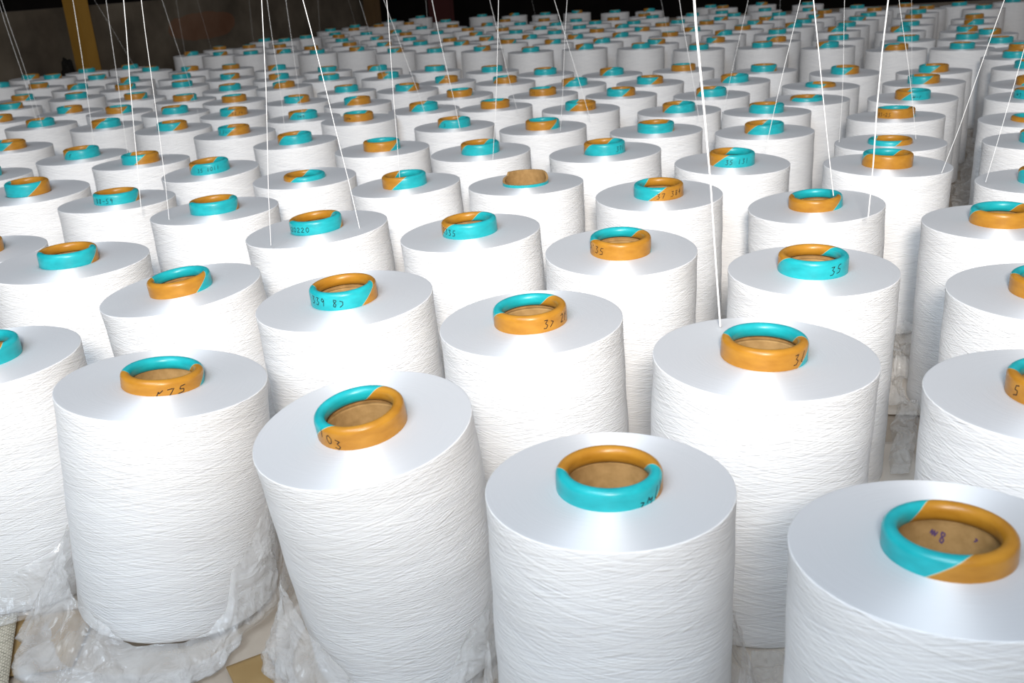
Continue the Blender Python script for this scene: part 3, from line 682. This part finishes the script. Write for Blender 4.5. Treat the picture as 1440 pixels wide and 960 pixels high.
LABELS = {
 0: 'white yarn package, turquoise collar scribbled D8-59', 1: 'white yarn package with plain turquoise collar, orange inside, beside the one scribbled D8-59',
 2: 'white yarn package with unmarked turquoise collar, a row behind the bagged packages',
 3: 'white yarn package with unmarked orange collar, turquoise inside, beside the package scribbled 339 8',
 4: 'white yarn package, collar half turquoise half orange, beside the one scribbled D8-59',
 5: 'white yarn package, turquoise collar thinly scribbled 35 1011, behind a plain turquoise-collared one', 6: 'white yarn package, turquoise collar scribbled 20220, in front of the low-collared package',
 7: 'white yarn package, split turquoise and orange collar, behind the one scribbled D8-59',
 8: 'white yarn package with turquoise collar bearing one small scribble', 9: 'white yarn package with glossy turquoise collar behind the low-collared one',
 10: 'white yarn package with orange collar turning turquoise, behind the torn-tube package', 11: 'white yarn package with unmarked turquoise collar directly behind the torn-tube package',
 12: 'white yarn package, turquoise collar scribbled 37, just behind the split collar inked 37 384', 13: 'white yarn package with half orange half turquoise collar next to the torn-tube package',
 14: 'white yarn package with split collar and heavy scribble 37 384 on orange', 15: 'white yarn package, turquoise collar scribbled 2335, in front of the torn-tube package',
 16: 'white yarn package with orange collar scribbled 35 beside a turquoise seam', 17: 'white yarn package with orange collar inked 3 and 2 on one side',
 18: 'white yarn package, turquoise collar scribbled 35 131, beside the fat plain orange collar', 19: 'white yarn package with fat plain orange collar beside the floor aisle',
 20: 'white yarn package with orange collar edged turquoise, in front of the fat plain orange collar',
 21: 'white yarn package with turquoise collar inked 35, beside the crumpled film in the aisle', 22: 'large white yarn package with orange collar inked 3l above a turquoise edge',
 23: 'white yarn package standing in a pulled-down clear bag, orange collar with faint scribble', 24: 'leaning white yarn package with orange collar inked 103',
 25: 'white yarn package with turquoise collar, orange inner lip and small ink scrawl at the seam', 26: 'white yarn package with purple stamp inside its tube',
 27: 'white yarn package, turquoise collar scribbled 339 8, behind the leaning package', 28: 'white yarn package with unusually low turquoise and orange collar behind the 20220 package',
 30: 'white yarn package with torn tube end showing bare cardboard', 31: 'white yarn package with orange collar and turquoise inner lip across the film-littered aisle',
 32: 'white yarn package with unmarked orange collar across the aisle from the 35 package', 33: 'white yarn package with orange collar inked with a single 5',
 34: 'white yarn package with split collar, lower half wrapped in cloudy film, beside newspaper',
}
def look(a):
    a = (a + 180) % 360 - 180
    if abs(a) <= 30: return 'turquoise-faced collar'
    if abs(a) >= 150: return 'orange-faced collar'
    return 'turquoise-to-orange collar' if a < 0 else 'orange-to-turquoise collar'
def zone(x, y):
    dw = (Vector((x, y, 0)) - W0).dot(wnor)          # distance from the concrete wall
    q = y + 0.30 * x                                  # the cross aisle lies at about q = 3.86
    side = 'wall side' if dw < (1.75 if q <= 3.86 else 2.6) else 'open side'
    if q > 3.86:
        g = 'yarn packages beyond the cross aisle'
        if dw < 0.9: return 'near the concrete wall beyond the cross aisle', g
        if q < 4.6: return 'lining the cross aisle on its far bank, ' + side, g
        if q < 5.6: return 'second rows beyond the cross aisle, ' + side, g
        return 'deepest rows beyond the cross aisle, ' + side, g
    if x > 0.75 and x - 0.31 * y > 0.36: return 'across the film-littered side aisle', 'yarn packages across the side aisle'
    g = 'yarn packages in the main block'
    if dw < 0.95: return 'near the concrete wall in the main block', g
    if q > 3.2: return 'last rows before the cross aisle, ' + side, g
    if q > 2.6: return 'rear half of the main block, ' + side, g
    return 'middle rows of the main block, ' + side, g

first = {'y': True, 'c': True, 'k': True}
def take(proto, key):
    if first[key]:
        first[key] = False; return proto
    o = proto.copy(); C.objects.link(o); return o
INFO = []
for i, (x, y, H, lift, tx, ty, R, h, ang) in enumerate(PACK):
    az = math.atan2(x, y)                       # direction from the viewer, so that 0 deg of colour faces it
    root = empty('yarn_package', (x, y, lift))
    ax = Vector((math.sin(tx), math.sin(ty), 0)); ax.z = math.sqrt(1 - ax.x ** 2 - ax.y ** 2)
    root.rotation_mode = 'QUATERNION'
    root.rotation_quaternion = Vector((0, 0, 1)).rotation_difference(ax)
    z, g = zone(x, y)
    lab = LABELS.get(i)
    if lab: g = 'yarn packages in the nearest rows'
    tag(root, lab or 'white yarn package, %s%s, %s' % ('pen-marked ' if i in WRITING else '', look(ang), z), 'yarn package', g)
    ya = take(YARN, 'y'); ya.parent = root; ya.scale = (R, R, H / HY)
    ya.rotation_euler.z = -az + rnd.uniform(-.3, .3)
    co = take(CORE, 'c'); co.parent = root; co.scale = (1, 1, H / HY)
    if i == 30:
        co.scale.z = 0.93
        k = TORN; k.parent = co; k.location.z = H / co.scale.z
        k.scale.z = 1 / co.scale.z; k.rotation_euler.z = -az
    else:
        k = take(COLLAR, 'k'); k.parent = co
        k.location.z = (H + h - 0.0195) / co.scale.z
        k.scale.z = 1 / co.scale.z
        k.rotation_euler.z = -az + math.radians(ang)
    if i in WRITING:
        t, a, hh, cw, sl = WRITING[i]
        V, F = pen_strokes(t, a - math.degrees(az), hh, cw, sl)
        wobj = mesh_obj('handwritten_number', V, F, M_INK, co, False)
        wobj.location.z = (H + h - 0.0195) / co.scale.z; wobj.scale.z = 1 / co.scale.z
        wobj['label'] = 'black pen marks on the collar'
    if i == 26:
        for (t, a, hh, cw, zb, sl) in (('m8', 192, .0085, .0055, -.006, -.5), ('1m', 172, .0045, .004, -.019, 0), ('v', 152, .004, .004, -.001, 0)):
            V, F = pen_strokes(t, a - math.degrees(az), hh, cw, sl, 0.0339, zb - .008, .0011, True)
            s = mesh_obj('purple_stamp', V, F, M_PURPLE, co, False)
            s.location.z = H / co.scale.z; s.scale.z = 1 / co.scale.z
            s['label'] = 'purple stamped marks inside the tube'
    INFO.append((x, y, H + lift, R * .1))

# ------------------------------------------------------------------ loose yarn ends rising to the guides overhead
def strand(top, pts, wmm, idx, label, group):
    """top: x at the upper frame edge; pts: last visible pixel"""
    u1, v1 = pts
    p1 = on_plane(u1, v1, 0.262)
    p0 = on_y(top, 0, p1.y)
    d = (p0 - p1); L = 1.9 / d.z
    n = 26; r = wmm / 2000.0
    path = []
    for k in range(n + 1):
        t = k / n; q = p1 + d * (L * t)
        j = 0.0022 * (1 if 0 < k < n else 0)
        path.append(q + Vector((noise.noise(Vector((t * 9, idx * 3.7, 0))) * j * 2, noise.noise(Vector((t * 9, idx * 3.7, 5))) * j, 0)))
    V, F = [], []
    for k, q in enumerate(path):
        rr = r * (1 + 0.25 * noise.noise(Vector((k * 1.7, idx, 2))))
        for s in range(6):
            a = s * PI / 3
            V.append((q.x + rr * math.cos(a), q.y + rr * math.sin(a), q.z))
    for k in range(n):
        for s in range(6):
            F.append((k * 6 + s, k * 6 + (s + 1) % 6, (k + 1) * 6 + (s + 1) % 6, (k + 1) * 6 + s))
    o = mesh_obj('yarn_strand', V, F, M_THREAD)
    tag(o, label, 'yarn strand', group)
THICK = 'thick bright white yarn strand rising from a package'; THIN = 'thin white yarn strand rising from a package'; FAINT = 'hair-thin faint yarn strand rising from a package'
ST = [(-2, (53, 176), 1.5), (3, (60, 178), 1.5), (102, (133, 214), 2.2), (149, (180, 218), 1.7), (173, (199, 300), 2.4), (201, (238, 310), 1.7), (133, (212, 132), .9), (228, (280, 163), 1.1),
      (248, (264, 92), 1.1), (277, (298, 72), 1.0), (293, (303, 66), 1.0), (350, (358, 70), 1.2), (367, (381, 345), 1.9), (376, (401, 190), 1.4), (402, (426, 166), 1.4), (426, (506, 322), 2.3),
      (447, (451, 70), 1.0), (490, (502, 42), 1.0), (505, (540, 112), 1.4), (543, (563, 262), 1.8), (540, (597, 157), 1.7), (599, (606, 92), 1.1), (608, (647, 182), 2.4), (689, (728, 158), 1.6),
      (702, (693, 224), 1.8), (748, (757, 40), 1.0), (780, (830, 167), 2.0), (797, (788, 184), 1.5), (930, (948, 84), 1.3), (956, (983, 168), 1.8), (979, (1013, 459), 4.0), (1052, (1017, 160), 1.4),
      (1124, (1076, 214), 1.9), (1144, (1172, 275), 3.4), (1188, (1180, 200), 1.3), (1247, (1221, 305), 3.8), (1265, (1288, 196), 1.7), (1282, (1282, 118), 1.4), (1413, (1323, 246), 1.8), (1460, (1386, 256), 1.5), (1097, (1093, 68), 1.0)]
for idx, (t, p, wmm) in enumerate(ST):
    lab = THICK if wmm >= 2.0 else THIN if wmm > 1.25 else FAINT
    strand(t, p, wmm * 0.52, idx, lab, {THICK: 'thick yarn strands', THIN: 'thin yarn strands', FAINT: 'faint yarn strands'}[lab])

# ------------------------------------------------------------------ plastic bags pulled down round the nearest packages
def smooth(t): t = max(0, min(1, t)); return t * t * (3 - 2 * t)
BAGGED = (23, 34, 24, 25)
def bag(i, knots, seed, label, spread=0.035, rim=0.004):
    """knots: (angle deg from the viewer side, + to the right; height m, flare m); linear between"""
    x, y, H, lift, tx, ty, R, h, ang = PACK[i]
    az = math.atan2(x, y); Rm = R * 0.1
    ks = sorted(knots)
    def interp(d):
        for (a0, h0, f0), (a1, h1, f1) in zip(ks, ks[1:]):
            if a0 <= d <= a1:
                t = smooth((d - a0) / (a1 - a0)); return h0 + (h1 - h0) * t, f0 + (f1 - f0) * t
        return ks[0][1:] if d < ks[0][0] else ks[-1][1:]
    seg, nv = 210, 26
    V, F = [], []
    a0, a1 = ks[0][0], ks[-1][0]
    for s in range(seg + 1):
        d = a0 + (a1 - a0) * s / seg
        hh, fl = interp(d)
        th = math.radians(d) - az
        for k in range(nv + 1):
            t = k / nv
            z = 0.003 + hh * t ** 1.15
            off = rim + fl * (1 - t) ** 1.2 * min(1.0, 0.35 + t * 4.2)
            q = Vector((d * 0.055, t * 1.4 + seed * 9.1, seed))
            rg = lambda v_: (1 - abs(noise.noise(v_)) * 2.2)
            wr = noise.noise(q * 1.0) * 0.5 + rg(Vector((d * .085 + t * 2.6, t * .8, seed + 4))) * 0.32 + rg(Vector((d * .17 - t * 3.2, t * 3, seed + 8))) * 0.16
            off += max(0, (0.35 + wr)) * 0.014 * (1 - 0.6 * t) * (0.35 + fl / 0.05) * min(1, .3 + t * 5)
            z += 0.006 * wr * (1 - t) if t > .05 else 0
            r = Rm + off
            zc = max(z, 0.002 + 0.0008 * (k % 3))
            p = Vector((x + math.sin(tx) * z + r * math.sin(th), y + math.sin(ty) * z - r * math.cos(th)))
            for j, Q in enumerate(PACK):
                if j == i or abs(Q[0] - x) > .4 or abs(Q[1] - y) > .4: continue
                c = Vector((Q[0] + math.sin(Q[4]) * z, Q[1] + math.sin(Q[5]) * z)); d_ = p - c
                if d_.length < Q[6] * .1 + .004: p = c + d_.normalized() * (Q[6] * .1 + .004)
            own = Vector((x + math.sin(tx) * z, y + math.sin(ty) * z))
            for j in BAGGED:
                if j == i: continue
                Q = PACK[j]; e = Vector((Q[0] + math.sin(Q[4]) * z, Q[1] + math.sin(Q[5]) * z)) - own
                L = e.length; e.normalize(); ex_ = (p - own).dot(e) - ((L + Rm - Q[6] * .1) / 2 - .0015)
                if ex_ > 0: p = p - e * ex_
            V.append((p.x, p.y, zc))
    for s in range(seg):
        for k in range(nv):
            a = s * (nv + 1) + k; b = a + nv + 1
            F.append((a, b, b + 1, a + 1))
    o = mesh_obj('plastic_bag', V, F, M_FILM)
    tag(o, label, 'plastic bag')
bag(23, [(-165, .05, .05), (-100, .10, .055), (-60, .05, .07), (-25, .018, .06), (5, .016, .055), (16, .03, .03), (24, .075, .014), (55, .125, .015), (95, .17, .03), (150, .12, .03)], 1, 'clear bag slumped round the foot of the package with the faint scribble')
bag(34, [(-40, .03, .03), (0, .06, .02), (40, .11, .012), (80, .15, .02), (140, .15, .03)], 2, 'cloudy clear bag wrapped over the lower half of the package beside newspaper')
bag(24, [(-130, .10, .03), (-75, .10, .04), (-45, .06, .04), (-25, .018, .03), (10, .022, .02), (35, .07, .010), (70, .105, .014), (130, .11, .03)], 3, 'clear bag pulled down round the leaning package inked 103')
bag(25, [(-140, .10, .03), (-80, .12, .014), (-55, .05, .012), (-30, .02, .02), (30, .02, .02), (60, .06, .012), (85, .115, .03), (140, .12, .04)], 5, 'clear bag round the package with the turquoise collar and orange inner lip')

# ------------------------------------------------------------------ sheets and film on the floor
def sheet(name, cx, cy, lx, ly, rot, mat, label, cat, z=0.001, amp=0.0012, group=None, thick=0.0012):
    nx, ny = 14, 14
    V, F = [], []
    for i in range(nx + 1):
        for j in range(ny + 1):
            a, b = (i / nx - .5) * lx, (j / ny - .5) * ly
            dz = amp * (noise.noise(Vector((a * 14 + cx * 7, b * 14, cy))) + 1)
            V.append((a, b, dz))
    for i in range(nx):
        for j in range(ny):
            a = i * (ny + 1) + j; F.append((a, a + ny + 1, a + ny + 2, a + 1))
    o = mesh_obj(name, V, F, mat)
    o.location = (cx, cy, z); o.rotation_euler.z = rot
    md = o.modifiers.new('thickness', 'SOLIDIFY'); md.thickness = thick; md.offset = 1
    tag(o, label, cat, group)
    return o
M_PAPER = mat_noise('beige_paper', (0.55, 0.49, 0.42), (0.66, 0.60, 0.53), 9, 0.8, 0.25, 0.003)
M_BROWN = mat_noise('brown_card', (0.26, 0.16, 0.06), (0.36, 0.235, 0.10), 14, 0.85, 0.2, 0.002)
def mat_news():
    m, nt, out = new_mat('printed_newspaper')
    b = principled(nt, out, rough=0.85, spec=0.2)
    tc = N(nt, 'ShaderNodeTexCoord')
    br = N(nt, 'ShaderNodeTexBrick'); br.inputs['Color1'].default_value = (0.16, 0.14, 0.10, 1); br.inputs['Color2'].default_value = (0.40, 0.35, 0.27, 1)
    br.inputs['Mortar'].default_value = (0.62, 0.56, 0.44, 1); br.inputs['Scale'].default_value = 60
    br.inputs['Mortar Size'].default_value = 0.035; br.inputs['Brick Width'].default_value = 0.28; br.inputs['Row Height'].default_value = 0.16
    lk(nt, tc.outputs['Object'], br.inputs['Vector']); lk(nt, br.outputs[0], b.inputs['Base Color'])
    return m
def at(u, v): p = on_plane(u, v, 0); return p.x, p.y
def film(pts, label, seed, amp=0.018, n=46, pad=0.0):
    """crumpled film over the quad of four floor points"""
    P = [Vector((*at(*p), 0)) for p in pts]
    near = [I for I in INFO if min(math.hypot(I[0] - p.x, I[1] - p.y) for p in P) < 0.9]
    V, F = [], []
    for i in range(n + 1):
        for j in range(n + 1):
            u, v = i / n, j / n
            q = (P[0] * (1 - u) + P[1] * u) * (1 - v) + (P[3] * (1 - u) + P[2] * u) * v
            s = Vector((q.x * 16, q.y * 16, seed * 4.4))
            a = abs(noise.noise(s)) * 1.2 + abs(noise.noise(s * 2.6)) * 0.6 + abs(noise.noise(s * 6)) * 0.25
            edge = min(1, 6 * min(u, 1 - u, v, 1 - v))
            V.append((q.x + 0.012 * noise.noise(s + Vector((9, 0, 0))), q.y + 0.012 * noise.noise(s + Vector((0, 9, 0))), 0.005 + amp * a * (0.3 + 0.7 * edge)))
    for i in range(n):
        for j in range(n):
            a = i * (n + 1) + j; q = (a, a + n + 1, a + n + 2, a + 1)
            if all(math.hypot(V[k][0] - X, V[k][1] - Y) > Rr + .006 for k in q for (X, Y, _, Rr) in near): F.append(q)
    o = mesh_obj('plastic_film', V, F, M_FILM2)
    tag(o, label, 'plastic film')
nx, ny = at(2, 944); sheet('newspaper', nx - .085, ny - .03, .20, .18, 0.35, mat_news(), 'printed newspaper lying on the floor by the bagged packages', 'newspaper', 0.0045)
nx, ny = at(-8, 915); sheet('cardboard_sheet', nx - .02, ny, .22, .10, 0.1, M_BROWN, 'brown cardboard sheet lying under the edge of the newspaper', 'cardboard', 0.001)
nx, ny = at(366, 945); sheet('cardboard_sheet', nx - .002, ny - .01, .04, .06, 0.5, M_BROWN, 'brown cardboard scrap between two bagged packages', 'cardboard', 0.001)
nx, ny = at(1240, 655); sheet('paper_sheet', nx - .01, ny, .11, .12, -0.15, M_PAPER, 'beige paper sheet lying in the side aisle beside crumpled film', 'paper', 0.001)
nx, ny = at(1262, 560); sheet('paper_sheet', nx, ny + .05, .13, .22, -0.25, M_PAPER, 'beige paper sheet under the crumpled film in the side aisle', 'paper', 0.001)
nx, ny = at(1075, 925); sheet('paper_sheet', nx, ny, .12, .09, 0.3, M_PAPER, 'beige paper sheet between the 3l package and the purple-stamped one', 'paper', 0.001)
film([(1250, 430), (1320, 430), (1306, 575), (1236, 575)], 'crumpled clear film along the side aisle', 1, .034)
film([(1262, 560), (1296, 560), (1276, 672), (1246, 672)], 'crumpled clear film strip over the beige paper sheet', 2, .026)
film([(1345, 172), (1388, 172), (1376, 320), (1332, 320)], 'crumpled clear film at the far end of the side aisle', 3, .03)
film([(1052, 915), (1112, 915), (1108, 990), (1046, 990)], 'crumpled clear film between the 3l package and the purple-stamped one', 4, .010)

# ------------------------------------------------------------------ post and rag by the concrete wall
pw = wall_hit(96, 60) + wnor * 0.10
post = empty('yellow_post', (pw.x, pw.y, 0)); post.rotation_euler.z = -WY
tag(post, 'yellow-brown timber post standing against the concrete wall', 'post')
M_POST = mat_noise('ochre_paint', (0.20, 0.10, 0.012), (0.34, 0.18, 0.025), 6, 0.7, 0.3, 0.004, 0.3, 6.0, (1, 1, .3))
def bev_box(w_, d_, z0, z1, bv):
    bm = bmesh.new()
    for (a, b) in ((-w_, -d_), (w_, -d_), (w_, d_), (-w_, d_)): pass
    bmesh.ops.create_cube(bm, size=1.0)
    for v in bm.verts: v.co = Vector((v.co.x * 2 * w_, v.co.y * 2 * d_, z0 + (v.co.z + .5) * (z1 - z0)))
    bmesh.ops.bevel(bm, geom=list(bm.edges), offset=bv, segments=2, affect='EDGES')
    V = [v.co[:] for v in bm.verts]; F = [[v.index for v in f.verts] for f in bm.faces]; bm.free()
    return V, F
V, F = bev_box(.045, .045, 0.0, 2.4, .006); mesh_obj('shaft', V, F, M_POST, post, False)
V, F = bev_box(.052, .052, 0.0, 0.025, .005); mesh_obj('base_plate', V, F, M_POST, post, False)
pw = wall_hit(510, 20) + wnor * 0.09
post2 = empty('brown_post', (pw.x, pw.y, 0)); post2.rotation_euler.z = -WY
tag(post2, 'brown timber post at the end of the concrete wall', 'post')
M_POST2 = mat_noise('brown_timber', (0.07, 0.04, 0.015), (0.13, 0.075, 0.03), 6, 0.8, 0.3, 0.004, 0.3, 6.0, (1, 1, .3))
V, F = bev_box(.05, .05, 0.0, 2.4, .006); mesh_obj('shaft', V, F, M_POST2, post2, False)
V, F = bev_box(.058, .058, 0.0, 0.025, .005); mesh_obj('base_plate', V, F, M_POST2, post2, False)
# dark rag hung over the foot of the wall
rp = wall_hit(96, 60) + wnor * 0.10 - wdir * 0.145
bm = bmesh.new(); bmesh.ops.create_icosphere(bm, subdivisions=4, radius=1.0)
for v in bm.verts:
    f = 1 + .35 * noise.noise(v.co * 1.8) + .16 * noise.noise(v.co * 5)
    v.co = Vector((v.co.x * .045 * f, v.co.y * .042 * f, max(0, .15 + v.co.z * .17 * f)))
V = [v.co[:] for v in bm.verts]; F = [[v.index for v in f.verts] for f in bm.faces]; bm.free()
rag = mesh_obj('bundled_rag', V, F, mat_noise('black_cloth', (0.004, 0.004, 0.004), (0.014, 0.012, 0.010), 20, .95, .4, .01, .1))
rag.location = (rp.x, rp.y, 0); rag.rotation_euler.z = -WY
tag(rag, 'black bundled rag heaped at the foot of the yellow post', 'rag')
# dark red steel door leaf far behind
dp = on_y(620, 8, 10.4)
door = empty('red_door_leaf', (dp.x, dp.y, 0)); tag(door, 'dark red steel door leaf standing in the dark beyond the packages', 'door leaf')
M_RED = mat_plain('dark_red_paint', (0.05, 0.004, 0.003), .7)
V, F = box(-.12, .12, -.02, .02, 0, 2.1); mesh_obj('leaf', V, F, M_RED, door, False)
V, F = box(-.125, -.10, -.03, .03, 0, 2.12); mesh_obj('edge_frame', V, F, M_RED, door, False)
V, F = box(.10, .125, -.03, .03, 0, 2.12); mesh_obj('edge_frame', V, F, M_RED, door, False)
